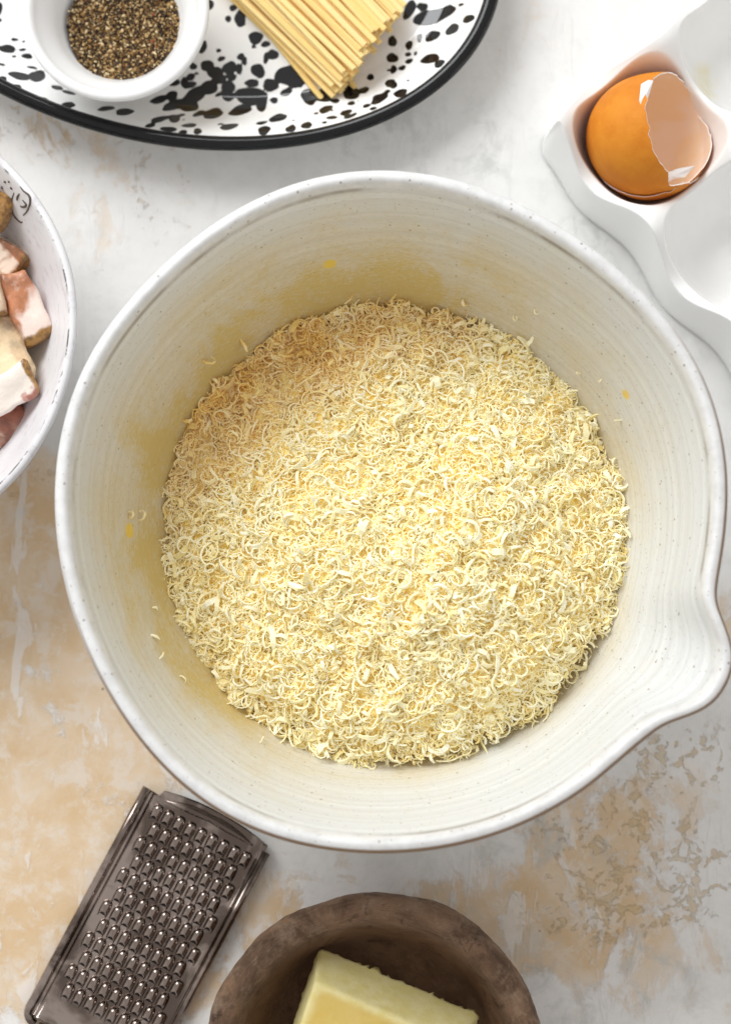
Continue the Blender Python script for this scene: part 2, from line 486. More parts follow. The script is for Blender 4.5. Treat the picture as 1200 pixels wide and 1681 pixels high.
def build_cheese():
    # the beaten egg under the cheese
    s = S('beaten_egg_yolk')
    s.set(col=s.mix(s.noise(50, 3), (.78, .42, .05), (.80, .52, .10)), rough=.18, spec=.5, coat=.3)
    n, m = 14, 96
    th = np.arange(m) * 2 * np.pi / m
    V, prev = [], None
    z0 = .0395
    for i in range(n):
        r = bowl_inner_r(z0) * 1.004 * (i + 1) / n
        V += [(r * math.cos(t), r * math.sin(t), z0 + .0005 * math.sin(9 * t + i) * (i < n - 1)) for t in th]
    V = [(0, 0, z0)] + V
    F = [(0, 1 + k, 1 + (k + 1) % m) for k in range(m)] + [tuple(1 + q for q in f) for f in grid_faces(n, m)]
    egg = link('beaten_egg', make_mesh('beaten_egg', V, F, s.m, flip=True), None, (B0.x, B0.y, 0))
    tag(egg, 'golden beaten egg pooled under the grated cheese in the mixing bowl', 'egg')

    root = empty('grated_cheese', (B0.x, B0.y, .0405))
    tag(root, 'heaped pale yellow grated cheese in curls, filling the white mixing bowl', 'cheese')
    off = np.array([0, 0, -.0405])
    # packed heart of the heap
    s = S('packed_cheese')
    cc = s.mix(s.ramp(s.noise(260, 4, .6), .35, .65), (.97, .785, .25), (.975, .87, .45))
    s.set(col=cc, rough=.7, spec=.2)
    s.bump(s.noise(420, 4), .5, .0012)
    nr, m = 60, 220
    th = np.arange(m) * 2 * np.pi / m
    V = [(0, 0, float(heap(0., 0.)) - .003)]
    for i in range(1, nr + 1):
        f = i / nr
        r = heap_edge(th) * f * .985
        x, y = r * np.cos(th), r * np.sin(th)
        z = heap(x, y) - .0006 - .009 * max(0, (f - .93) / .07) ** 2
        V += list(np.stack([x, y, z], 1))
    V = np.array(V, float) + off
    F = [(0, 1 + k, 1 + (k + 1) % m) for k in range(m)] + [tuple(1 + q for q in f) for f in grid_faces(nr, m)]
    link('packed_core', make_mesh('packed_core', V, F, s.m, flip=True), root)
    mat = mat_cheese_shred()
    # the mass of shreds: tens of thousands of faces, joined
    T = templates(48, 11)
    N = 16000
    r = np.random.default_rng(5)
    a = r.uniform(0, 2 * np.pi, N); q = np.sqrt(r.uniform(0, 1.0, N))
    q = np.where(r.random(N) < .06, r.uniform(.93, 1.06, N), q)
    rad = heap_edge(a) * q
    x, y = rad * np.cos(a), rad * np.sin(a)
    z = heap(x, y) + r.uniform(-.0012, .0014, N) - .001 * np.clip((q - .95) / .05, 0, 1)
    lim = bowl_inner_r(z) - .0008
    k = np.minimum(1, lim / np.maximum(rad, 1e-6)); x, y = x * k, y * k
    # a few clumps, and fewer shreds where the egg shows through
    keep = ~((y > .052) & (r.random(N) < .2) & (q > .92))
    x, y, z = x[keep], y[keep], z[keep]; N = len(x)
    Rm = rand_rot(r, N, .55); scl = np.clip(r.lognormal(-.36, .38, N), .25, 1.3)
    which = r.integers(0, len(T), N)
    Vs, Fs, o = [], [], 0
    for i in range(N):
        v, f = T[which[i]]
        Vs.append((v * scl[i]) @ Rm[i].T + (x[i], y[i], z[i])); Fs.append(f + o); o += len(v)
    me = make_mesh('shred_mass', np.vstack(Vs) + off, np.vstack(Fs), mat, smooth=False)
    tag(link('shred_mass', me, root), kind='stuff')
    # fine crumbs and short flakes between the curls
    T2 = [ribbon(r.uniform(.0012, .0035), r.uniform(.2, 2.5), r.uniform(.0004, .0012), .0004, 0, 3, .6, 900 + i) for i in range(24)]
    N = 11000
    a = r.uniform(0, 2 * np.pi, N); q = np.sqrt(r.uniform(0, 1.07, N)); rad = heap_edge(a) * q
    x, y = rad * np.cos(a), rad * np.sin(a)
    z = heap(x, y) + r.uniform(-.0014, .0006, N)
    lim = bowl_inner_r(z) - .001; k = np.minimum(1, lim / rad); x, y = x * k, y * k
    Rm = rand_rot(r, N, .3); which = r.integers(0, len(T2), N)
    Vs, Fs, o = [], [], 0
    for i in range(N):
        v, f = T2[which[i]]
        Vs.append(v @ Rm[i].T + (x[i], y[i], z[i])); Fs.append(f + o); o += len(v)
    sy = S('cheese_crumb_yellow')
    isl = sy.n('ShaderNodeNewGeometry').outputs['Random Per Island']
    sy.set(col=sy.cramp(isl, [(0, (.965, .80, .32)), (.6, (.97, .86, .46)), (1, (.975, .92, .66))]), rough=.6, spec=.1)
    me = make_mesh('cheese_crumbs', np.vstack(Vs) + off, np.vstack(Fs), sy.m, smooth=False)
    tag(link('cheese_crumbs', me, root), kind='stuff')
    # the large curls that lie on top, one object each
    T3 = templates(36, 23, 1.02)
    mes = [make_mesh('cheese_shred', v, f, mat, smooth=False) for v, f in T3]
    N = 270
    a = r.uniform(0, 2 * np.pi, N); q = np.sqrt(r.uniform(0, 1.0, N)); rad = heap_edge(a) * q
    for i in range(N):
        xx, yy = rad[i] * math.cos(a[i]), rad[i] * math.sin(a[i])
        zz = float(heap(xx, yy)) + r.uniform(.0012, .0028)
        k = min(1, (bowl_inner_r(zz) - .003) / max(rad[i], 1e-6))
        o = link('cheese_shred', mes[int(r.integers(0, len(mes)))], root)
        M = Matrix(rand_rot(r, 1, .6)[0].tolist()).to_4x4()
        M.translation = Vector((xx * k, yy * k, zz - .0405))
        o.matrix_local = M
    # strays stuck to the wall
    strays = [(215, 845), (345, 592), (575, 488), (640, 497), (762, 498), (845, 522), (880, 512), (985, 625), (950, 612), (400, 566), (268, 888), (232, 846), (250, 1045), (262, 1080), (300, 1115), (255, 1000), (430, 1215), (520, 1235), (1010, 760), (1000, 800), (870, 560), (310, 690), (355, 625), (1015, 690)]
    for (px, py) in strays:
        zz = .05
        for _ in range(6):
            p = P(px, py, zz) - B0
            rr = math.hypot(p.x, p.y)
            zz = zz + (np.interp(rr, [.0745, .0835, .0905, .0968, .101], [.033, .0455, .059, .074, .088]) - zz) * .7
        f = zz / ZR
        p = P(px, py, zz + .0008) - B0
        o = link('cheese_shred', mes[int(r.integers(0, len(mes)))], root)
        inward = Vector((-p.x, -p.y, .05)).normalized()
        M = (inward.to_track_quat('X', 'Z').to_matrix() @ Matrix.Rotation(r.uniform(0, 6.28), 3, 'X') @ Matrix.Scale(.7, 3)).to_4x4()
        M.translation = Vector((p.x, p.y, p.z - .0405))
        o.matrix_local = M
build_cheese()

# ------------------------------------------------------------------ enamel platter
PLA, PLB, PLT = 565, 377, math.radians(-16)
PC = P(268.5, -142, .020)
SPECKS = []
def sp(scale, ox, oy, rows):
    for row in rows:
        x, y, a, b = row[:4]; t = row[4] if len(row) > 4 else 0
        SPECKS.append((ox + x * scale, oy + y * scale, a * scale, b * scale, -math.radians(t)))
sp(.25, 220, 40, [(705, 0, 25, 14), (800, 88, 45, 38, 20), (788, 148, 16, 10), (865, 130, 28, 20, -20), (868, 222, 17, 36, 10), (915, 198, 32, 32), (557, 172, 15, 14), (575, 226, 26, 15, -15),
    (702, 212, 24, 20, -20), (726, 240, 17, 28, -10), (630, 285, 42, 40), (640, 345, 30, 25), (692, 292, 20, 34), (480, 270, 38, 35), (530, 315, 45, 40, 20), (560, 355, 38, 38), (815, 305, 46, 40, 30),
    (390, 275, 24, 22), (415, 322, 10, 12), (375, 345, 26, 24), (335, 385, 22, 42, -10), (370, 395, 42, 18, -10), (270, 385, 35, 18, -20), (775, 385, 46, 24, 5), (898, 398, 50, 38, 8),
    (620, 410, 45, 36, -20), (620, 470, 42, 32), (570, 455, 40, 12, -25), (490, 415, 58, 44, -30), (400, 465, 75, 45, -30), (360, 530, 55, 55), (270, 530, 85, 32, -25), (165, 495, 55, 26, -30), (250, 470, 36, 35, -20),
    (430, 585, 40, 22, -25), (522, 585, 62, 38, -25), (770, 470, 100, 55), (700, 560, 75, 36, -20), (840, 510, 32, 70, 10), (920, 495, 24, 22, -25), (1000, 440, 42, 22, -25), (1010, 335, 72, 65), (1085, 385, 25, 30),
    (1150, 470, 45, 55, -20), (945, 610, 58, 30, -25), (838, 645, 32, 16, -15), (855, 695, 36, 38), (1030, 685, 32, 28), (1135, 660, 30, 28), (1045, 627, 12, 7), (625, 672, 58, 24, -12), (570, 655, 22, 8, -10),
    (420, 703, 26, 24), (365, 665, 45, 18, -10), (230, 690, 48, 20, 5), (325, 710, 26, 18), (170, 625, 58, 22, -25), (110, 665, 30, 18, -25), (265, 620, 35, 34), (315, 595, 22, 12, -20), (325, 628, 10, 8),
    (465, 511, 6, 5), (955, 685, 6, 5), (785, 582, 8, 5), (490, 714, 7, 5), (1195, 578, 14, 10), (1030, 215, 30, 18, 40), (455, 150, 20, 45, 15)])
sp(.1833, 0, 0, [(133, 351, 32, 16, 5), (65, 432, 68, 42, 8), (127, 502, 20, 14, -10), (205, 443, 32, 15, -8), (245, 500, 42, 30, 10), (215, 370, 12, 20), (15, 575, 32, 16, 5), (290, 603, 42, 16, 3), (182, 680, 82, 45, 8),
    (335, 685, 68, 55), (365, 645, 36, 22), (25, 712, 38, 34), (142, 780, 48, 32, 10), (515, 785, 45, 26, 15), (620, 830, 55, 20, 18), (385, 890, 38, 26, 10), (450, 912, 24, 14, 20), (610, 945, 66, 32, -15), (955, 975, 72, 26, -15),
    (1120, 1005, 75, 38, -15), (838, 1040, 14, 10), (-20, 70, 40, 70), (0, 180, 18, 20)])
sp(.26667, 480, 0, [(870, 75, 115, 48, -12), (960, 25, 26, 26), (800, 25, 30, 25), (720, 50, 30, 60, 20), (1085, 105, 32, 26, -20), (985, 160, 38, 34, -30), (862, 195, 44, 34), (785, 210, 16, 28, 5), (718, 258, 22, 28), (712, 313, 20, 14, -15),
    (758, 305, 10, 15, 20), (718, 354, 24, 17, -10), (848, 345, 50, 36, -5), (905, 385, 34, 22, -30), (615, 245, 26, 32, 10), (615, 340, 34, 30), (675, 397, 21, 19), (622, 408, 20, 28, 5), (590, 413, 9, 9), (480, 460, 22, 20), (440, 540, 28, 25),
    (600, 495, 30, 28), (622, 512, 24, 24), (710, 484, 11, 7), (665, 568, 40, 28, -25), (583, 553, 18, 15), (540, 592, 42, 34, -20), (513, 622, 26, 20), (456, 645, 24, 14, -15), (497, 665, 22, 12, -15), (360, 555, 48, 55, -20), (362, 626, 24, 16),
    (403, 614, 6, 5), (262, 610, 26, 18), (205, 665, 40, 28, -25), (242, 673, 9, 9), (140, 690, 9, 10), (330, 688, 34, 22, -25), (350, 715, 32, 14, -15), (385, 698, 14, 9), (243, 720, 36, 13), (198, 752, 18, 9), (88, 770, 30, 26), (5, 785, 14, 24),
    (100, 590, 42, 52, -20), (190, 580, 50, 45), (20, 500, 50, 40), (80, 440, 20, 25, 40), (1040, 5, 18, 10)])
sp(1, 0, 0, [(395, 30, 9, 13), (375, 31, 5, 5), (383, 13, 6, 5), (345, 8, 6, 8)])
for _ in range(150):     # the part of the platter outside the picture
    SPECKS.append((random.uniform(-320, 820), random.uniform(-520, -18), random.uniform(3, 20), random.uniform(3, 14), random.uniform(0, 3)))

def plate_height(d):
    """height of the platter's inner face at distance d from its outer edge"""
    return np.interp(d, [0, .004, .008, .012, .016, .020, .025, .032], [.0205, .0200, .0172, .0132, .0092, .0060, .0042, .0036])

def build_platter():
    k = scale_at(.020, 400, 100)
    a, b = PLA * k, PLB * k
    root = empty('enamel_platter', (PC.x, PC.y, 0))
    tag(root, 'oval white enamel platter with black splatter specks and black rim', 'platter')
    nt = 640
    t = np.arange(nt) * 2 * np.pi / nt
    c, s_ = math.cos(PLT), math.sin(PLT)
    def ring(d):
        x, y = np.maximum(a - d, 0) * np.cos(t), np.maximum(b - d * 1.0, 0) * np.sin(t)
        return x * c - y * s_, x * s_ + y * c
    ds = np.r_[np.linspace(.0040, .032, 46), np.linspace(.0328, b - .0005, 84)]
    ins = np.r_[ds]
    V = []
    for d in ins:
        x, y = ring(d)
        z = plate_height(d)
        V.append(np.stack([x, y, np.full(nt, z)], 1))
    V = np.array(V)
    # centre of the oval well shrinks to a line; close it with one more ring on the long axis
    x = (a - b) * np.cos(t); V = np.concatenate([V, np.stack([x * c, x * s_, np.full(nt, .0036)], 1)[None]])
    top = V.reshape(-1, 3)
    X, Y = top[:, 0] + PC.x, top[:, 1] + PC.y
    sdf = np.full(len(top), 5.0)
    for (px, py, ea, eb, et) in SPECKS:
        z = .004
        for _ in range(3):
            p = P(px, py, z)
            lx, ly = (p.x - PC.x) * c + (p.y - PC.y) * s_, -(p.x - PC.x) * s_ + (p.y - PC.y) * c
            q = math.hypot(lx / a, ly / b); z = float(plate_height(max(0, (1 - q) * b * 1.0)))
        kk = scale_at(z, 400, 100)
        dx, dy = X - p.x, Y - p.y
        near = np.hypot(dx, dy) < .03
        dx, dy = dx[near], dy[near]
        u, v = dx * math.cos(et) + dy * math.sin(et), -dx * math.sin(et) + dy * math.cos(et)
        ea2, eb2 = ea * kk * 1.10, eb * kk * 1.10
        an = np.arctan2(v / eb2, u / ea2)
        wob = 1 + .07 * np.sin(2 * an + px) + .06 * np.sin(3 * an + py) + .03 * np.sin(5 * an + px * 2)
        dd = (np.hypot(u / ea2, v / eb2) / wob - 1) * min(ea2, eb2) * 1000
        sdf[near] = np.minimum(sdf[near], dd)
    s = S('speckled_enamel')
    spk = s.ramp(s.attr('speck'), .10, -.10)
    cc = s.mix(spk, s.mix(s.mul(s.ramp(s.noise(18, 3), .4, .7), .2), (.80, .80, .79), (.74, .735, .71)), (.008, .008, .009))
    s.set(col=cc, rough=.09, spec=.5)
    s.bump(s.add(s.noise(35, 2), s.mul(spk, .05)), .04, .002)
    F = grid_faces(len(V), nt)
    link('well', make_mesh('well', top, F, s.m, attrs={'speck': sdf}), root)
    # rolled black rim
    blk = S('black_enamel'); blk.set(col=(.006, .006, .0065), rough=.12, spec=.3); blk.bump(blk.noise(60, 2), .06, .002)
    rim = []
    for ang in np.linspace(0, 2 * np.pi, 17)[:-1]:
        x, y = ring(.0028 - .0028 * math.cos(ang)); z = .0190 + .0026 * math.sin(ang)
        rim.append(np.stack([x, y, np.full(nt, z)], 1))
    rim.append(rim[0])
    link('rim', make_mesh('rim', np.array(rim).reshape(-1, 3), grid_faces(len(rim), nt), blk.m), root)
    # underside down to the table
    und = []
    for d, z in ((.0030, .0175), (.0075, .0145), (.0155, .0065), (.021, .0022), (.030, .0), (.06, .0006), (b - .001, .0006)):
        x, y = ring(d); und.append(np.stack([x, y, np.full(nt, z)], 1))
    wh = mat_simple('white_enamel', (.78, .78, .77), .12)
    link('underside', make_mesh('underside', np.array(und).reshape(-1, 3), grid_faces(len(und), nt)[:, ::-1], wh), root)
build_platter()
ZF = .0036     # platter floor

# ------------------------------------------------------------------ lathe for the smaller dishes
def lathe(profile, n, sub, wob=None):
    pr = catmull([(*p, i) for i, p in enumerate(profile)], sub)
    th = np.arange(n) * 2 * np.pi / n
    V = np.zeros((len(pr), n, 3)); A = np.zeros((len(pr), n)); G = np.zeros((len(pr), n))
    for i, (r, z, t) in enumerate(pr):
        r = max(r, 0)
        f = 1 + (wob(th, z) if wob is not None else 0)
        V[i, :, 0], V[i, :, 1], V[i, :, 2] = r * np.cos(th) * f, r * np.sin(th) * f, z
        A[i] = t; G[i] = np.abs(th / np.pi - 1) * 10
    return V.reshape(-1, 3), grid_faces(len(pr), n), A.ravel(), G.ravel()

# ------------------------------------------------------------------ pepper dish
def build_pepper():
    c = P(191, 17, .034); kz = scale_at(.034, 191, 17)
    root = empty('pepper_dish', (c.x, c.y, ZF))
    tag(root, 'small round white porcelain dish of ground pepper on the speckled platter', 'dish')
    R = 151 * kz
    pr = [(0, .0012), (.014, .0012), (.0155, 0), (.018, 0), (.0195, .002), (.0245, .010), (.0295, .021), (R - .0006, .0285), (R, .0305), (R - .0007, .0318), (R - .0022, .0322), (R - .0036, .0312),
          (R - .0052, .0285), (.0248, .022), (.0222, .0165), (.019, .011), (.012, .0055), (0, .0045)]
    s = S('white_porcelain')
    s.set(col=s.mix(s.mul(s.ramp(s.noise(300, 4, .7), .60, .72), .06), (.80, .80, .795), (.4, .37, .32)), rough=.22, spec=.5)
    V, F, A, G = lathe(pr, 128, 4)
    ii = A[F[:, 0]] < 3.6
    link('wall', make_mesh('wall', V, F, s.m), root)
    # the pepper: a mound and a few thousand broken grains
    s = S('cracked_pepper')
    isl = s.n('ShaderNodeNewGeometry').outputs['Random Per Island']
    cc = s.cramp(isl, [(0, (.020, .012, .009)), (.16, (.06, .032, .016)), (.30, (.15, .08, .030)), (.48, (.29, .17, .06)), (.66, (.47, .31, .135)), (.84, (.72, .57, .33)), (.962, (.26, .07, .03)), (.975, (.05, .035, .035))], True)
    s.set(col=cc, rough=.65, spec=.2)
    pd = empty('ground_pepper', (c.x + 9 * kz, c.y - 8 * kz, ZF + .006))
    tag(pd, 'coarse ground black pepper filling the small white dish', 'pepper')
    rb = .0222; zb = .0105
    n, m = 12, 60
    th = np.arange(m) * 2 * np.pi / m
    V = [(0, 0, zb)] + [(rb * i / n * math.cos(t), rb * i / n * math.sin(t), zb - .001 * (i / n) ** 2) for i in range(1, n + 1) for t in th]
    F = [(0, 1 + k, 1 + (k + 1) % m) for k in range(m)] + [tuple(1 + q for q in f) for f in grid_faces(n, m)]
    link('pepper_bed', make_mesh('pepper_bed', V, F, mat_simple('pepper_dust', (.05, .028, .012), .8), flip=True), pd)
    r = np.random.default_rng(3)
    g = (1 + 5 ** .5) / 2
    ico = np.array([(-1, g, 0), (1, g, 0), (-1, -g, 0), (1, -g, 0), (0, -1, g), (0, 1, g), (0, -1, -g), (0, 1, -g), (g, 0, -1), (g, 0, 1), (-g, 0, -1), (-g, 0, 1)]) / 1.9
    fi = np.array([(0, 11, 5), (0, 5, 1), (0, 1, 7), (0, 7, 10), (0, 10, 11), (1, 5, 9), (5, 11, 4), (11, 10, 2), (10, 7, 6), (7, 1, 8), (3, 9, 4), (3, 4, 2), (3, 2, 6), (3, 6, 8), (3, 8, 9), (4, 9, 5), (2, 4, 11), (6, 2, 10), (8, 6, 7), (9, 8, 1)])
    Vs, Fs, o = [], [], 0
    for i in range(7000):
        a, q = r.uniform(0, 6.283), math.sqrt(r.uniform(0, 1.0))
        if q > .93 and r.random() < .4: continue
        rr = rb * q * (1 + .02 * math.sin(5 * a))
        size = min(.0007, .00030 * r.lognormal(0, .42))
        v = ico * (1 + r.normal(0, .22, (12, 1))) * size * r.uniform(.6, 1.3, 3)
        v = v @ rand_rot(r, 1, 0)[0].T + (rr * math.cos(a), rr * math.sin(a), zb - .001 * q * q + r.uniform(0, .0006))
        Vs.append(v); Fs.append(fi + o); o += 12
    tag(link('pepper_grains', make_mesh('pepper_grains', np.vstack(Vs), np.vstack(Fs), s.m, smooth=False), pd), kind='stuff')
build_pepper()

# ------------------------------------------------------------------ linguine
def build_pasta():
    s = S('dry_pasta')
    oi = s.n('ShaderNodeObjectInfo').outputs['Random']
    c = s.mix(oi, (.92, .66, .235), (.95, .77, .37))
    c = s.mix(s.mul(s.ramp(s.noise(1, 5, .7, vec=s.map(scale=(60, 900, 900))), .5, .75), .25), c, (.93, .82, .55))
    s.set(col=c, rough=.5, spec=.3)
    s.bump(s.noise(1200, 3), .25, .0003)
    s.translucent((.95, .75, .3), .10)
    meshes = []
    for q in range(5):
        L, wd, th = .130, .00235, .0016
        nseg, V = 12, []
        for i in range(nseg + 1):
            x = -L * (1 - i / nseg); b1 = .0006 * math.sin(x * 30 + q * 1.7); b2 = .0004 * math.sin(x * 22 + q)
            tw = .25 * math.sin(x * 15 + q * 2)
            for k in range(8):
                an = math.pi * (2 * k + 1) / 8
                yy, zz = wd / 2 * np.sign(math.cos(an)) * abs(math.cos(an)) ** .6, th / 2 * np.sign(math.sin(an)) * abs(math.sin(an)) ** .6
                V.append((x, b1 + yy * math.cos(tw) - zz * math.sin(tw), b2 + yy * math.sin(tw) + zz * math.cos(tw)))
        F = [tuple(f) for f in grid_faces(nseg + 1, 8)] + [tuple(range(8))[::-1], tuple(nseg * 8 + k for k in range(8))]
        meshes.append(make_mesh('linguine_strand', V, F, s.m, smooth=False))
    E0, E1 = P(549, 156, .016), P(675, 6, .016)
    d = (P(585, 190, .016) - P(450, 50, .016)); d.z = 0; d.normalize()
    sdir = Vector((-d.y, d.x, 0)) if Vector((-d.y, d.x, 0)).dot(E1 - E0) > 0 else Vector((d.y, -d.x, 0))
    slope = (E1 - E0).dot(d) / (E1 - E0).dot(sdir)
    W = (E1 - E0).dot(sdir)
    count = 0
    lab = 'dry yellow linguine strand packed in the bundle on the speckled platter'
    for layer in range(10):
        zc = ZF + .0011 + layer * .00172
        f = layer / 9
        half = W / 2 * math.sqrt(max(.06, 1 - (f * .96) ** 2.2))
        n = max(1, int(2 * half / .00245))
        for i in range(n):
            sx = -half + (i + .5 + .3 * (layer % 2)) * 2 * half / n + random.uniform(-.0003, .0003)
            if f < .55 and abs(sx) < half - .011 and layer > 0 and random.random() < .8: continue    # wholly buried, unseen
            back = -.0005 - (1 - f) ** 1.5 * random.uniform(.001, .008) * (1.0 if sx > -half * .3 else .35) + random.uniform(-.0028, .0016)
            mid = W / 2 + sx
            end = E0 + sdir * mid + d * (slope * mid + back)
            dd = (d + sdir * random.uniform(-.018, .018) - sdir * (sx / half) * .012).normalized()
            o = link('linguine_strand', meshes[count % 5])
            yaw = math.atan2(dd.y, dd.x)
            tilt = random.uniform(-.006, .004)
            o.matrix_world = Matrix.Translation((end.x, end.y, zc + random.uniform(0, .0004))) @ Matrix.Rotation(yaw, 4, 'Z') @ Matrix.Rotation(tilt, 4, 'Y') @ Matrix.Rotation(random.uniform(-.5, .5), 4, 'X')
            tag(o, lab, 'pasta', 'linguine strands in the bundle')
            count += 1
    for (x, y, x0, y0, z, label) in ((533, 167, 480, 103, ZF + .0011, 'single linguine strand lying apart along the left side of the bundle'),
                                     (586, 147, 570, 129, ZF + .0012, 'low linguine strand whose tip pokes out furthest from under the bundle')):
        e, e0 = P(x, y, z), P(x0, y0, z)
        o = link('linguine_strand', meshes[2])
        o.matrix_world = Matrix.Translation(e) @ Matrix.Rotation(math.atan2(e.y - e0.y, e.x - e0.x), 4, 'Z')
        tag(o, label, 'pasta', 'linguine strands in the bundle')
build_pasta()

# ------------------------------------------------------------------ egg tray and shells
EC = P(1063, 222, .030)
kz = scale_at(.032, 1063, 222)
UA = P(1063 + 65.6, 222 + 75.5, .03) - EC; UA.normalize()
VA = P(1063 + 74.8, 222 - 66.4, .03) - EC; VA = (VA - UA * VA.dot(UA)).normalized()
PIT = .0508
def build_tray():
    root = empty('egg_tray', (EC.x, EC.y, 0))
    tag(root, 'glossy white ceramic egg tray with rounded cups, at the top right', 'egg tray')
    NU, NV, e = 3, 2, .0056
    st = .0006
    nu_, nv_ = 330, 230
    hu, hv, rc = PIT * NU / 2 + e, PIT * NV / 2 + e, .013
    # square grid wrapped onto a rounded rectangle, then pinched in at the posts
    def spread(n): 
        s_ = np.linspace(-1, 1, n); return np.sign(s_) * (1 - (1 - np.abs(s_)) ** 1.35)
    A_, B_ = np.meshgrid(spread(nu_), spread(nv_), indexing='ij')
    U0, V0 = A_ * hu, B_ * hv
    ins_v = .0040 * np.cos(np.pi * (U0 + PIT * (NU - 1) / 2) / PIT) ** 2
    ins_u = .0040 * np.cos(np.pi * (V0 + PIT * (NV - 1) / 2) / PIT) ** 2
    ins_v = (.0040 - ins_v) * (1 - .7 * smooth01((np.abs(U0) - hu + PIT * .55) / (PIT * .5)))
    ins_u = (.0040 - ins_u) * (1 - .7 * smooth01((np.abs(V0) - hv + PIT * .55) / (PIT * .5)))
    # rounded corners by radial shrink towards the border
    k4 = (np.abs(A_) ** 12 + np.abs(B_) ** 12) ** (1 / 12) / np.maximum(np.maximum(np.abs(A_), np.abs(B_)), 1e-6)
    edge_ = np.maximum(np.abs(A_), np.abs(B_)) ** 8
    kk_ = 1 + (1 / k4 - 1) * edge_
    U0 = U0 * kk_ - np.sign(A_) * ins_u * np.abs(A_) ** 8
    V0 = V0 * kk_ - np.sign(B_) * ins_v * np.abs(B_) ** 8
    U, Vv = U0 + PIT * (NU - 1) / 2, V0 + PIT * (NV - 1) / 2
    iu = np.clip(np.round(U / PIT), 0, NU - 1); iv = np.clip(np.round(Vv / PIT), 0, NV - 1)
    cu, cv = np.abs(U - iu * PIT), np.abs(Vv - iv * PIT)
    n = (cu ** 2.35 + cv ** 2.35) ** (1 / 2.35)
    cup = .0030 + .0275 * (n / .0250) ** 4
    post = (np.abs(np.sin(np.clip(cu / PIT, 0, .5) * np.pi)) * np.abs(np.sin(np.clip(cv / PIT, 0, .5) * np.pi))) ** 2.2
    crest = .0275 + .0150 * post
    k = .0024
    hh = np.clip(.5 + .5 * (crest - cup) / k, 0, 1)
    z = crest * (1 - hh) + cup * hh - k * hh * (1 - hh)
    # falling to the table along the outline
    d = np.minimum((1 - np.abs(A_)) * hu, (1 - np.abs(B_)) * hv)
    skirt = .0008 + .043 * np.clip(d / .0048, 0, 1) ** .55
    k = .004
    hh = np.clip(.5 + .5 * (skirt - z) / k, 0, 1)
    z = skirt * (1 - hh) + z * hh - k * hh * (1 - hh) * .7
    z = np.maximum(z, .0005)
    XY = U[..., None] * np.array(UA)[:2] + Vv[..., None] * np.array(VA)[:2]
    Vt = np.concatenate([XY, z[..., None]], -1).reshape(-1, 3)
    F = grid_faces(nu_, nv_, False)
    s = S('white_glazed_ceramic')
    sx = P(1165, 125, .018); lx, ly = sx.x - EC.x, sx.y - EC.y
    st1 = s.mul(s.blob((lx, ly), (.0055, .008), .45), s.ramp(s.noise(90, 3), .3, .6))
    c = s.mix(s.mul(st1, .55), (.86, .86, .85), (.80, .72, .38))
    s.set(col=c, rough=.24, spec=.5)
    s.bump(s.noise(40, 3), .06, .002)
    link('cup_sheet', make_mesh('cup_sheet', Vt, F, s.m, flip=np.cross(np.array(UA), np.array(VA))[2] > 0), root)

def egg_r(z, R=.0224, lo=.0235, hi=.031):
    return R * np.sqrt(np.clip(1 - (z / np.where(z < 0, lo, hi)) ** 2, 0, 1))

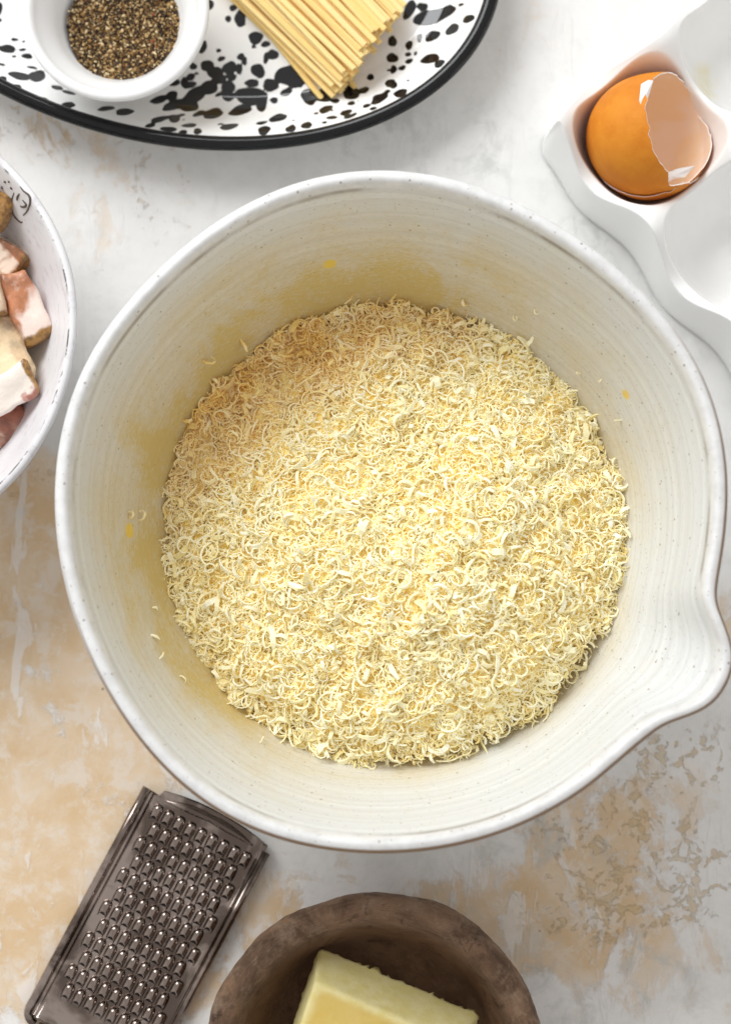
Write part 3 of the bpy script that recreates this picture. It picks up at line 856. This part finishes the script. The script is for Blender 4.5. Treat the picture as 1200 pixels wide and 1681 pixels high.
def build_eggshell():
    ctr = Vector((EC.x + 3 * kz, EC.y + 1 * kz, .0285))
    br = S('brown_eggshell')
    br.set(col=br.mix(br.ramp(br.noise(120, 5, .6), .3, .7), (.64, .235, .022), (.57, .185, .014)), rough=.6, spec=.2)
    br.bump(br.noise(900, 3), .3, .0004)
    inn = S('shell_lining')
    inn.set(col=inn.mix(inn.ramp(inn.noise(60, 3, .5, .5), .4, .62), (.93, .765, .63), (.92, .70, .47)), rough=.32, spec=.35)
    edge = mat_simple('broken_shell_edge', (.90, .82, .76), .6)
    fil = mat_simple('white_shell_membrane', (.88, .85, .83), .45)
    # main half: axis leans to the right, towards the camera
    n_ = Vector((math.sin(math.radians(52)), math.sin(math.radians(52)) * .10, math.cos(math.radians(52)))).normalized()
    up = Vector((0, 1, 0)); ex = (up - n_ * up.dot(n_)).normalized(); ey = n_.cross(ex)
    root = empty('eggshell', (ctr.x, ctr.y, ctr.z - .0235))
    tag(root, 'cracked brown eggshell half, open to the right, in the tray', 'eggshell')
    nt, nz = 140, 40
    t = np.arange(nt) * 2 * np.pi / nt
    r = np.random.default_rng(8)
    jag = np.interp(t, np.linspace(0, 2 * np.pi, 71), np.r_[(q := r.uniform(-1, 1, 70)), q[0]])
    jag2 = np.interp(t, np.linspace(0, 2 * np.pi, 19), np.r_[(q := r.uniform(-1, 1, 18)), q[0]])
    notch = np.exp(-((t - math.pi) / .34) ** 2)          # chipped part, at the bottom of the picture
    zc = .0120 + .0008 * jag + .0009 * jag2 - .0045 * notch * (.6 + .4 * np.sin(9 * t))
    def surf(R, lo, shrink, zcut, name, mat, flip):
        V = []
        for i in range(nz + 1):
            ph = (i / nz)
            zz = -lo + (zcut + lo) * (1 - math.cos(ph * math.pi / 2)) ** 1.0 if False else -lo + (zcut + lo) * (ph ** 1.6)
            rr = egg_r(zz, R, lo)
            V.append(np.stack([rr * np.cos(t), rr * np.sin(t), zz], 1))
        return np.array(V)
    def towards(V, ex, ey, n_, root):
        B = np.array([ex, ey, n_])
        return V.reshape(-1, 3) @ B + (np.array(ctr) - np.array(root.location))
    O = surf(.0224, .0235, 0, zc, 'shell', br, False)
    I = surf(.0219, .0230, 0, zc - .0001, 'lining', inn, True)
    F = grid_faces(nz + 1, nt)
    rimV = np.vstack([O[-1], I[-1]])
    link('shell', make_mesh('shell', towards(O, ex, ey, n_, root), F, br.m), root)
    link('lining', make_mesh('lining', towards(I, ex, ey, n_, root), F[:, ::-1], inn.m), root)
    link('broken_edge', make_mesh('broken_edge', towards(rimV, ex, ey, n_, root), grid_faces(2, nt), edge, smooth=False), root)
    # flaps of white membrane and loose flakes of shell on the broken edge
    def flap(name, pts, mat, th=.00018):
        W = [P(x, y, z) - root.location for x, y, z in pts]
        c = sum(W, Vector()) / len(W)
        n = (W[1] - W[0]).cross(W[2] - W[0]).normalized()
        if n.z < 0: n = -n
        k = len(W)
        V = W + [c + n * .0006] + [p - n * th for p in W] + [c + n * (.0006 - th)]
        F = [(i, (i + 1) % k, k) for i in range(k)] + [((i + 1) % k + k + 1, i + k + 1, 2 * k + 1) for i in range(k)] + [(i, i + k + 1, (i + 1) % k + k + 1, (i + 1) % k) for i in range(k)]
        link(name, make_mesh(name, V, F, mat, smooth=False, flip=True), root)
    flap('membrane_flap', [(1052, 138, .0490), (1064, 131, .0485), (1072, 132, .0478), (1066, 152, .0482), (1059, 172, .0495), (1055, 184, .0502), (1049, 165, .0506)], fil)
    flap('membrane_flap', [(1064, 303, .0350), (1078, 292, .0350), (1094, 284, .0345), (1112, 277, .0338), (1140, 272, .0322), (1131, 282, .0318), (1124, 291, .0322), (1108, 293, .0332), (1097, 298, .0338), (1084, 297, .0345)], fil)
    flap('shell_flake', [(1038, 300, .0330), (1050, 296, .0345), (1066, 301, .0350), (1080, 305, .0335), (1086, 313, .0310), (1062, 320, .0295), (1044, 314, .0310)], br.m)
    flap('shell_flake', [(1090, 314, .0308), (1108, 309, .0315), (1123, 296, .0318), (1120, 304, .0305), (1105, 315, .0292)], edge)
    # second, nested half: only a crescent of its edge shows
    root2 = empty('eggshell', (ctr.x, ctr.y, ctr.z - .0246))
    tag(root2, 'second brown eggshell half nested beneath the open one, only its edge showing', 'eggshell')
    a = math.radians(30)
    n2 = Vector((-math.sin(a) * .50, math.sin(a) * .86, math.cos(a))).normalized()
    ex2 = (up - n2 * up.dot(n2)).normalized(); ey2 = n2.cross(ex2)
    z2 = -.0078 + .0008 * jag - .0005 * jag2
    O = surf(.0232, .0242, 0, z2, 's', br, False); I = surf(.02285, .02385, 0, z2, 'l', inn, True)
    link('shell', make_mesh('shell', towards(O, ex2, ey2, n2, root2), F, br.m), root2)
    link('lining', make_mesh('lining', towards(I, ex2, ey2, n2, root2), F[:, ::-1], inn.m), root2)
    link('broken_edge', make_mesh('broken_edge', towards(np.vstack([O[-1], I[-1]]), ex2, ey2, n2, root2), grid_faces(2, nt), edge, smooth=False), root2)
build_tray()
build_eggshell()

# ------------------------------------------------------------------ bowl of diced cured pork
def build_pork():
    c = P(-253, 537, .0545)
    root = empty('serving_bowl', (c.x, c.y, 0))
    tag(root, 'worn white pottery bowl of cured pork cubes at the left edge', 'bowl')
    R = 378 * scale_at(.0545, 0, 537)
    q = R - .0805
    pr = [(0, .003), (.032, .003), (.034, 0), (.040, 0), (.043, .004), (.060 + q, .018), (.0745 + q, .038), (.0795 + q, .0515), (.0805 + q, .0545), (.0800 + q, .0562), (.0787 + q, .0567), (.0774 + q, .0558),
          (.0745 + q, .0500), (.0695 + q, .0405), (.0615 + q, .0290), (.0500, .0195), (.034, .0135), (0, .012)]
    s = S('shabby_white_glaze')
    prf, ang = s.attr('prof'), s.attr('ang')
    wz = s.n('ShaderNodeSeparateXYZ', {0: s.co()}).outputs[2]
    stre = s.noise(1, 5, .65, .3, vec=s.n('ShaderNodeCombineXYZ', {0: s.mul(ang, 3.5), 1: s.mul(wz, 330), 2: 0.0}).outputs[0])
    cc = s.mix(s.ramp(s.noise(30, 4), .35, .7), (.74, .735, .745), (.655, .64, .655))
    cc = s.mix(s.mul(s.ramp(stre, .52, .70), .55), cc, (.46, .43, .455))
    cc = s.mix(s.mul(s.ramp(s.noise(170, 5, .7), .66, .71), .75), cc, (.30, .27, .27))
    band = s.mul(s.ramp(prf, 10.35, 10.6), s.ramp(prf, 11.1, 10.8))
    dash = s.ramp(s.noise(1, 6, .75, 1.0, vec=s.map(scale=(90, 90, 120))), .46, .60)
    cc = s.mix(s.mul(s.mul(band, dash), .92), cc, (.07, .06, .06))
    ed = s.mul(s.ramp(prf, 8.35, 7.9), s.ramp(prf, 6.9, 7.4))
    cc = s.mix(s.mul(ed, .8), cc, (.16, .15, .15))
    s.set(col=cc, rough=.34, spec=.45)
    s.bump(s.add(s.noise(55, 3), s.mul(stre, .4)), .18, .0015)
    V, F, A, G = lathe(pr, 300, 5, lambda th, z: .004 * np.sin(3 * th + .5) * min(1, z / .05) + .0025 * np.sin(7 * th))
    me = make_mesh('wall', V, F, s.m, attrs={'prof': A, 'ang': G})
    link('wall', me, root)
    bv = BVHTree.FromPolygons([Vector(v) + root.location for v in V.tolist()], [tuple(f) for f in F.tolist()])
    # the potter's stamp pressed in the inner wall: an oval with a curl, and a little flower
    ink = mat_simple('stamp_stain', (.10, .075, .065), .6)
    def stroke(pts, rad=.00036):
        W = []
        for x, y in catmull(pts, 6):
            d = (P(x, y, 0) - CAM).normalized()
            hit = bv.ray_cast(CAM, d)
            if hit[0] is not None: W.append(hit[0] - d * .00005 - root.location)
        if len(W) > 1:
            n = len(W)
            v, f = tube(W, [rad * (.5 + .9 * math.sin(math.pi * (i + .6) / (n + .6))) for i in range(n)])
            link('stamp_mark', make_mesh('stamp_mark', v, f, ink), root)
    k = 130 / 950
    Z = lambda L: [(x * k, 270 + y * k) for x, y in L]
    stroke(Z([(175, 340), (150, 420), (148, 500), (165, 590), (205, 650), (255, 692), (275, 685)]))
    stroke(Z([(245, 265), (290, 320), (350, 370), (370, 430), (360, 490), (330, 560), (285, 610)]))
    stroke(Z([(240, 350), (218, 390), (210, 430)]))
    stroke(Z([(275, 430), (300, 450), (322, 480), (305, 505), (265, 508), (250, 495)]))
    for L in ([(55, 210), (75, 205)], [(110, 195), (122, 215)], [(30, 260), (38, 290)], [(130, 270), (155, 295)], [(45, 360), (65, 350)], [(72, 385), (76, 395)]):
        stroke(Z([L[0], ((L[0][0] + L[1][0]) / 2, (L[0][1] + L[1][1]) / 2 + 2), L[1]]), .00042)

    # diced pork
    def mat_pork(name, fat, meat, amount, rind_dir, rind_at, scale=70, meat_dir=(.3, .2, 1)):
        s = S(name)
        md = s.n('ShaderNodeVectorMath', {0: s.co(), 1: meat_dir}, operation='DOT_PRODUCT').outputs['Value']
        nz = s.add(s.add(.5, s.mul(md, 22)), s.mul(s.add(s.noise(scale, 3, .5, .4), -.5), .8))
        cc = s.mix(s.ramp(nz, .72 - amount * .4, .80 - amount * .4), fat, s.mix(s.ramp(s.noise(160, 4), .3, .7), meat, tuple(q * .55 for q in meat)))
        cc = s.mix(s.mul(s.ramp(s.noise(240, 4, .6), .5, .7), .25), cc, tuple(min(1, q * 1.15) for q in fat))
        d = s.n('ShaderNodeVectorMath', {0: s.co(), 1: rind_dir}, operation='DOT_PRODUCT').outputs['Value']
        rm = s.ramp(s.add(d, s.mul(s.add(s.noise(120, 3), -.5), .006)), rind_at - .0006, rind_at + .0008)
        cc = s.mix(rm, cc, s.mix(s.ramp(s.noise(420, 4, .7), .35, .65), (.42, .215, .05), (.17, .08, .022)))
        s.set(col=cc, rough=.34, spec=.45, coat=.35, coatr=.15)
        s.bump(s.add(s.noise(260, 5, .65), s.noise(90, 3)), .45, .0012)
        return s.m
    from math import radians as rd
    cream, white, pink, red = (.80, .63, .40), (.86, .76, .68), (.62, .22, .14), (.52, .14, .07)
    def chunk(label, mat, size, px, py, z, rot, seed):
        bm_n = 9
        V, F, idx = [], [], {}
        r = np.random.default_rng(seed)
        def vid(p):
            kx = tuple(np.round(p, 5))
            if kx not in idx:
                idx[kx] = len(V); V.append(p)
            return idx[kx]
        g = np.linspace(-1, 1, bm_n)
        for ax in range(3):
            for sg in (-1, 1):
                for i in range(bm_n - 1):
                    for j in range(bm_n - 1):
                        quad = []
                        for a, b in ((i, j), (i + 1, j), (i + 1, j + 1), (i, j + 1)):
                            p = np.zeros(3); p[ax] = sg; p[(ax + 1) % 3] = g[a]; p[(ax + 2) % 3] = g[b]; quad.append(vid(p))
                        F.append(quad if sg > 0 else quad[::-1])
        V = np.array(V)
        L = np.linalg.norm(V, axis=1)[:, None]
        pw = (np.abs(V) ** 12).sum(1)[:, None] ** (1 / 12)
        V = V / pw                                            # rounded block
        V = V * np.array(size) / 2
        f = 2 * np.pi / .02
        V[:, 0] *= 1 + .10 * np.sin(V[:, 1] * f * .6 + seed) + .06 * np.sin(V[:, 2] * f + seed)
        V[:, 1] *= 1 + .10 * np.sin(V[:, 0] * f * .5 + seed * 2)
        V += .0005 * np.stack([vnoise(V[:, 1], V[:, 2], seed, 420), vnoise(V[:, 0], V[:, 2], seed + 1, 420), vnoise(V[:, 0], V[:, 1], seed + 2, 420)], 1)
        o = link('pork_cube', make_mesh('pork_cube', V, F, mat))
        p = P(px, py, z)
        o.location = p; o.rotation_euler = rot
        tag(o, label, 'cured pork', 'cured pork cubes in the worn bowl')
    A = (.0, 1.0, 0.0)
    chunk('pork cube with red meat above and golden rind at its lower end', mat_pork('pork_streaked', (.84, .68, .60), (.62, .25, .12), .62, (0, -1, 0), .0105, 55, (-.9, .75, .2)), (.0115, .029, .012), 42, 505, .037, (rd(8), rd(12), rd(24)), 2)
    chunk('thick cream-coloured fatty pork cube beside the red one', mat_pork('pork_fat', cream, (.75, .55, .34), .2, (0, 1, 0), .0113, 50), (.017, .027, .016), 8, 580, .033, (rd(-4), rd(10), rd(15)), 4)
    chunk('white pork slab with pink edge lying lowest, near the bowl wall', mat_pork('pork_white', (.87, .78, .70), (.62, .24, .18), .24, (1, 0, 0), .0128, 110, (.1, -1.2, -.4)), (.028, .0125, .011), 4, 650, .039, (rd(14), rd(-6), rd(33)), 6)
    chunk('golden brown rind-covered pork piece at the top of the pile', mat_pork('pork_rind', (.60, .40, .12), (.5, .3, .08), .5, (1, 0, 0), -.004, 90), (.018, .016, .012), -26, 338, .042, (rd(5), rd(8), rd(-22)), 8)
    chunk('pale pork piece with browned edge under the golden rind piece', mat_pork('pork_edge', (.84, .70, .58), (.50, .20, .09), .22, (1, 0, 0), .0075, 90), (.022, .017, .012), -6, 430, .033, (rd(10), rd(5), rd(-38)), 10)
    chunk('small beige pork piece cut by the picture edge, left of the red one', mat_pork('pork_beige', (.78, .62, .44), (.70, .5, .34), .3, (0, -1, 0), .0075, 70), (.016, .0165, .012), -24, 487, .041, (rd(6), rd(-8), rd(10)), 12)
    chunk('pork piece in shade at the bottom of the pile, under the slab', mat_pork('pork_low', (.70, .52, .42), (.46, .18, .12), .5, (0, 1, 0), .0100, 100), (.024, .018, .012), -14, 700, .0285, (rd(4), rd(6), rd(30)), 14)
    chunk('pork cube half hidden beneath the red and cream cubes', mat_pork('pork_under', (.72, .52, .38), (.45, .17, .1), .5, (0, 1, 0), .0100, 100), (.022, .024, .012), 0, 540, .0225, (0, 0, rd(60)), 16)
build_pork()

# ------------------------------------------------------------------ grater
def build_grater():
    g0 = P(236, 1290, .004)
    gu = P(38, 1660, .004) - g0; gu.z = 0; L = gu.length + .0016; gu.normalize()
    gv = P(445, 1398, .004) - g0; gv.z = 0; gv = (gv - gu * gv.dot(gu)); W = gv.length; gv.normalize()
    root = empty('cheese_grater', (g0.x, g0.y, 0))
    tag(root, 'small flat stainless steel hand grater lying on the table', 'grater')
    B = np.array([gu, gv, (0, 0, 1)])
    W3 = lambda V: np.asarray(V, float) @ B
    flip = np.linalg.det(B) < 0
    s = S('stainless_steel')
    sm = s.noise(45, 4, .6, .4)
    c = s.mix(s.ramp(sm, .40, .58), (.37, .31, .28), (.13, .10, .085))
    s.set(col=c, metal=1.0, rough=s.add(.09, s.mul(s.noise(160, 4), .14)))
    s.bump(s.noise(30, 3), .22, .002)
    steel = s.m
    dark = mat_simple('mouth_shade', (.012, .010, .009), .6)  # near-black faces paint the shade inside each tooth mouth
    def part(name, V, F, mats=steel, smooth=True, midx=None, parent=root):
        F = [tuple(f) for f in F]
        return link(name, make_mesh(name, W3(V), [f[::-1] for f in F] if flip else F, mats, smooth, midx), parent)
    TOPZ = .0046
    # plate with slightly dished edges: heightfield in length x width
    nu, nv = 90, 60
    V = []
    def arc(v):       # bowed top edge
        f = (v - .0065) / (W - .0065)
        f = max(0, min(1, f)); return -.0018 - .0030 * 4 * f * (1 - f)
    for i in range(nu + 1):
        for j in range(nv + 1):
            v = .0030 + (W - .0050) * j / nv
            u0 = arc(v) if v > .0075 else .0002
            u = u0 + (L - .002 - u0) * i / nu
            z = TOPZ
            z -= .0016 * math.exp(-((v - .0040) / .0011) ** 2)          # folded gutter on the left
            z += .0006 * math.exp(-((v - W + .0042) / .0007) ** 2)
            z += .0022 * float(smooth01(np.float64((u - L + .011) / .014)))
            V.append((u, v, z))
    nt = len(V)
    V += [(u, v, z - .0007) for u, v, z in V]
    F = [tuple(f) for f in grid_faces(nu + 1, nv + 1, False)]
    F2 = [tuple(q + nt for q in f[::-1]) for f in F]
    side = []
    per = [i * (nv + 1) for i in range(nu + 1)] + [nu * (nv + 1) + j for j in range(1, nv + 1)] + [i * (nv + 1) + nv for i in range(nu - 1, -1, -1)] + [j for j in range(nv - 1, 0, -1)]
    for a, b in zip(per, per[1:] + per[:1]): side.append((a, b, b + nt, a + nt))
    part('plate', V, [f[::-1] for f in F + F2] + side)
    # rails: rolled side edges
    def rail(name, pts, rad):
        v, f = tube([Vector(p) for p in pts], rad, 12)
        part(name, [tuple(q) for q in v], f)
    rl = .0016
    corner = [(L - .004 + .0045 * math.sin(a), .0062 - .0047 * math.cos(a), .0032) for a in np.linspace(0, math.pi / 2, 8)]
    rail('side_rail', [(0, .0015, .0040), (.02, .0015, .0040), (L * .5, .0015, .0038), (L - .004, .0015, .0034)] + corner[1:], rl)
    rail('side_rail', [(.0002, W - .0014, .0040), (.03, W - .0014, .0040), (L * .6, W - .0014, .0038), (L - .003, W - .0014, .0034)], rl)
    rail('end_rail', [(L + .0005, .0075, .0030), (L + .0005, W * .5, .0030), (L + .0005, W - .003, .0030)], .0015)
    rail('rail_bead', [(.004, W - .0036, .0047), (.03, W - .0036, .0047), (L * .6, W - .0036, .0046), (L - .004, W - .0036, .0041)], .00055)
    bead = []
    for f in np.linspace(0, 1, 26):
        v = .0095 + (W - .0165) * f
        bead.append((arc(v) + .0036, v, TOPZ + .0004))
    rail('stiffening_bead', bead, [.0017 * math.sin(math.pi * min(1, max(.04, .08 + 2.6 * min(i, 25 - i) / 25) / 2)) for i in range(26)])
    # teeth: punched scoops, lower end capped dark for the shade inside
    nl, ns = 10, 9
    tl, tw, thh = .0073, .0041, .0026
    V, F, mi = [], [], []
    for i in range(nl + 1):
        f = i / nl
        h = thh * (1 - (1 - min(1, f / .45)) ** 2) ** .5 * (1 - .10 * f) if f > 0 else 0
        ww = tw * (.45 + .55 * (1 - (1 - min(1, f / .4)) ** 2) ** .5) * (1 - .22 * max(0, (f - .6) / .4) ** 2)
        for j in range(ns + 1):
            a = math.pi * j / ns
            V.append(((f - .5) * tl - .0027 * math.sin(a) * f, ww / 2 * math.cos(a), h * math.sin(a) - .0002))
    F = [tuple(f) for f in grid_faces(nl + 1, ns + 1, False)]
    mi = [0] * len(F)
    base = nl * (ns + 1)
    k = len(V)
    for j in range(ns + 1):         # lip folded into the mouth
        a = math.pi * j / ns
        V.append((.5 * tl - .0002 - .0026 * math.sin(a), tw / 2 * .66 * math.cos(a), thh * .74 * math.sin(a) - .0002))
    for j in range(ns + 1):
        a = math.pi * j / ns
        V.append((.5 * tl - .0007 - .0026 * math.sin(a), tw / 2 * .6 * math.cos(a), thh * .55 * math.sin(a) - .0003))
    for r0, r1 in ((base, k), (k, k + ns + 1)):
        for j in range(ns):
            F.append((r0 + j, r0 + j + 1, r1 + j + 1, r1 + j)); mi.append(0 if r0 == base else 1)
    F.append(tuple(k + ns + 1 + j for j in range(ns + 1))); mi.append(1)
    Fl = [f[::-1] for f in F] if flip else F
    tm = make_mesh('tooth', W3(V), [f for f, q in zip(Fl, mi) if q == 0], steel)
    om = make_mesh('opening', W3(V), [f for f, q in zip(Fl, mi) if q == 1], dark)
    def uv(x, y):
        p = P(x, y, TOPZ) - g0
        return p.dot(gu), p.dot(gv)
    a0 = uv(257, 1335); a8 = uv(401, 1413)
    stepv = (a8[1] - a0[1]) / 8
    r11 = uv(103, 1624)
    stepu = (r11[0] - a0[0]) / 11
    for row in range(12):
        n = 9 if row % 2 == 0 else 8
        for j in range(n):
            u = a0[0] + stepu * row
            v = a0[1] + stepv * (j + (.5 if row % 2 else 0))
            o = link('tooth', tm, root)
            link('opening', om, o)
            p = gu * u + gv * v
            o.location = (p.x, p.y, TOPZ - .0001 + .0022 * float(smooth01(np.float64((u - L + .011) / .014))))
    # stub supports so the plate rests on the table
build_grater()

# ------------------------------------------------------------------ wooden bowl and cheese wedge
def build_wooden():
    zr = .045
    c = P(613, 1751, zr)
    root = empty('wooden_bowl', (c.x, c.y, 0))
    tag(root, 'rough dark brown wooden bowl at the bottom edge, holding a cheese wedge', 'bowl')
    k = 284 * scale_at(zr, 613, 1700) / .0612
    pr = [(0, .002), (.030, .002), (.033, 0), (.038, 0), (.044, .004), (.0555, .019), (.0602, .033), (.0612, .0405), (.0600, .0445), (.0578, .0464), (.0548, .0462), (.0520, .0442), (.0502, .0408), (.0490, .0370), (.0476, .0335),
          (.0450, .0260), (.0410, .0165), (.034, .0115), (.018, .0095), (0, .0092)]
    pr = [(r * k, z) for r, z in pr]
    s = S('old_dark_wood')
    v1 = s.noise(38, 7, .68, 1.0)
    grain = s.noise(1, 7, .72, .6, vec=s.n('ShaderNodeCombineXYZ', {0: s.mul(s.attr('ang'), 3.0), 1: s.mul(s.attr('prof'), 5.0), 2: 0.0}).outputs[0])
    cc = s.mix(s.ramp(v1, .33, .68), (.105, .058, .034), (.31, .185, .112))
    cc = s.mix(s.mul(s.ramp(grain, .5, .72), .6), cc, (.42, .275, .180))
    cc = s.mix(s.mul(s.ramp(s.noise(85, 6, .7, .6), .56, .68), .75), cc, (.024, .013, .008))
    prf = s.attr('prof')
    cc = s.mix(s.mul(s.mul(s.ramp(s.noise(150, 8, .75, .4), .46, .66), s.ramp(prf, 13.0, 11.0)), .55), cc, (.43, .305, .21))
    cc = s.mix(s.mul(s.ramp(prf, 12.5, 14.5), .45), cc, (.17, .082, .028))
    chip = s.mul(s.mul(s.ramp(prf, 6.2, 6.8), s.ramp(prf, 8.3, 7.7)), s.ramp(s.noise(45, 4, .6), .56, .62))
    cc = s.mix(s.mul(chip, .9), cc, (.42, .21, .075))
    s.set(col=cc, rough=s.add(.48, s.mul(v1, .25)), spec=.3)
    s.bump(s.add(v1, s.add(s.mul(grain, .5), s.mul(s.noise(260, 6, .75), .6))), 1.0, .0026)
    V, F, A, G = lathe(pr, 256, 5, lambda th, z: .008 * np.sin(2 * th + .7) * min(1, z / .03) + .006 * np.sin(5 * th + 2) * min(1, z / .04) + .004 * np.sin(11 * th + z * 60))
    up_ = smooth01((V[:, 2] - .025) / .015)
    rad_ = np.hypot(V[:, 0], V[:, 1]); an_ = np.arctan2(V[:, 1], V[:, 0])
    lump = .0007 * vnoise(an_ * .05, V[:, 2], 21, 420) + .0004 * vnoise(an_ * .06, V[:, 2] + rad_, 22, 1100)
    V[:, 2] += up_ * (.0008 * vnoise(V[:, 0], V[:, 1], 9, 120) + lump * .25)
    V[:, :2] *= (1 + up_ * .3 * lump / np.maximum(rad_, .02))[:, None]
    link('wall', make_mesh('wall', V, F, s.m, attrs={'prof': A, 'ang': G}), root)

    # wedge of hard cheese
    top = [(517, 1611, .0430), (742, 1712, .0440), (650, 1880, .0440), (452, 1800, .0430)]
    bot = [(524, 1552, .0255), (790, 1664, .0290), (690, 1905, .0215), (434, 1815, .0215)]
    T = [P(*q) for q in top]; Bq = [P(*q) for q in bot]
    org = Vector((c.x, c.y, .0095))
    n = 44
    V, idx, F, RI = [], {}, [], []
    r = np.random.default_rng(4)
    def tri(u, v, w_):
        lo = (Bq[0] * (1 - u) + Bq[1] * u) * (1 - v) + (Bq[3] * (1 - u) + Bq[2] * u) * v
        hi = (T[0] * (1 - u) + T[1] * u) * (1 - v) + (T[3] * (1 - u) + T[2] * u) * v
        return lo * (1 - w_) + hi * w_ - org
    def vid(u, v, w_):
        key = (round(u, 4), round(v, 4), round(w_, 4))
        if key not in idx:
            idx[key] = len(V)
            # round the edges: pull coordinates towards a super-ellipsoid
            q = np.array([u, v, w_]) * 2 - 1
            pw = (np.abs(q) ** 44).sum() ** (1 / 44)
            q = (q / max(pw, 1e-6) * (np.abs(q).max())) if pw > 0 else q
            qq = (q + 1) / 2
            p = tri(*qq)
            rough = .00055 if w_ < .04 else .00008
            rough = rough if v < .9 else .0001
            p = p + Vector(r.normal(0, rough, 3))
            V.append(p); RI.append(max(0, min(1, (w_ - .985) / .015)) * min(1, (min(u, 1 - u) / .10)) * min(1, min(v, 1 - v) / .10) if w_ > .98 else 0)
        return idx[key]
    g = np.linspace(0, 1, n + 1); gw = np.linspace(0, 1, 17)
    def face(fn, A_, B_, fl):
        for i in range(len(A_) - 1):
            for j in range(len(B_) - 1):
                q = [fn(A_[i], B_[j]), fn(A_[i + 1], B_[j]), fn(A_[i + 1], B_[j + 1]), fn(A_[i], B_[j + 1])]
                F.append(q if not fl else q[::-1])
    face(lambda a, b: vid(a, b, 1), g, g, True); face(lambda a, b: vid(a, b, 0), g, g, False)
    face(lambda a, b: vid(a, 0, b), g, gw, True); face(lambda a, b: vid(a, 1, b), g, gw, False)
    face(lambda a, b: vid(0, a, b), g, gw, False); face(lambda a, b: vid(1, a, b), g, gw, True)
    s = S('hard_cheese')
    pale = s.mix(s.ramp(s.noise(180, 5, .65), .35, .68), (.76, .66, .27), (.82, .73, .38))
    yel = s.mix(s.ramp(s.noise(60, 5, .6), .35, .68), (.64, .445, .10), (.69, .51, .15))
    cc = s.mix(s.mul(s.ramp(s.attr('rind'), .0, .85), .95), pale, yel)
    s.set(col=cc, rough=.46, spec=.35)
    s.bump(s.add(s.noise(500, 4, .7), s.mul(s.noise(60, 3), .8)), .2, .0007)
    o = link('cheese_wedge', make_mesh('cheese_wedge', V, F, s.m, attrs={'rind': RI}), None, org)
    tag(o, 'pale yellow wedge of hard cheese with rough cut side in the wooden bowl', 'cheese')
build_wooden()
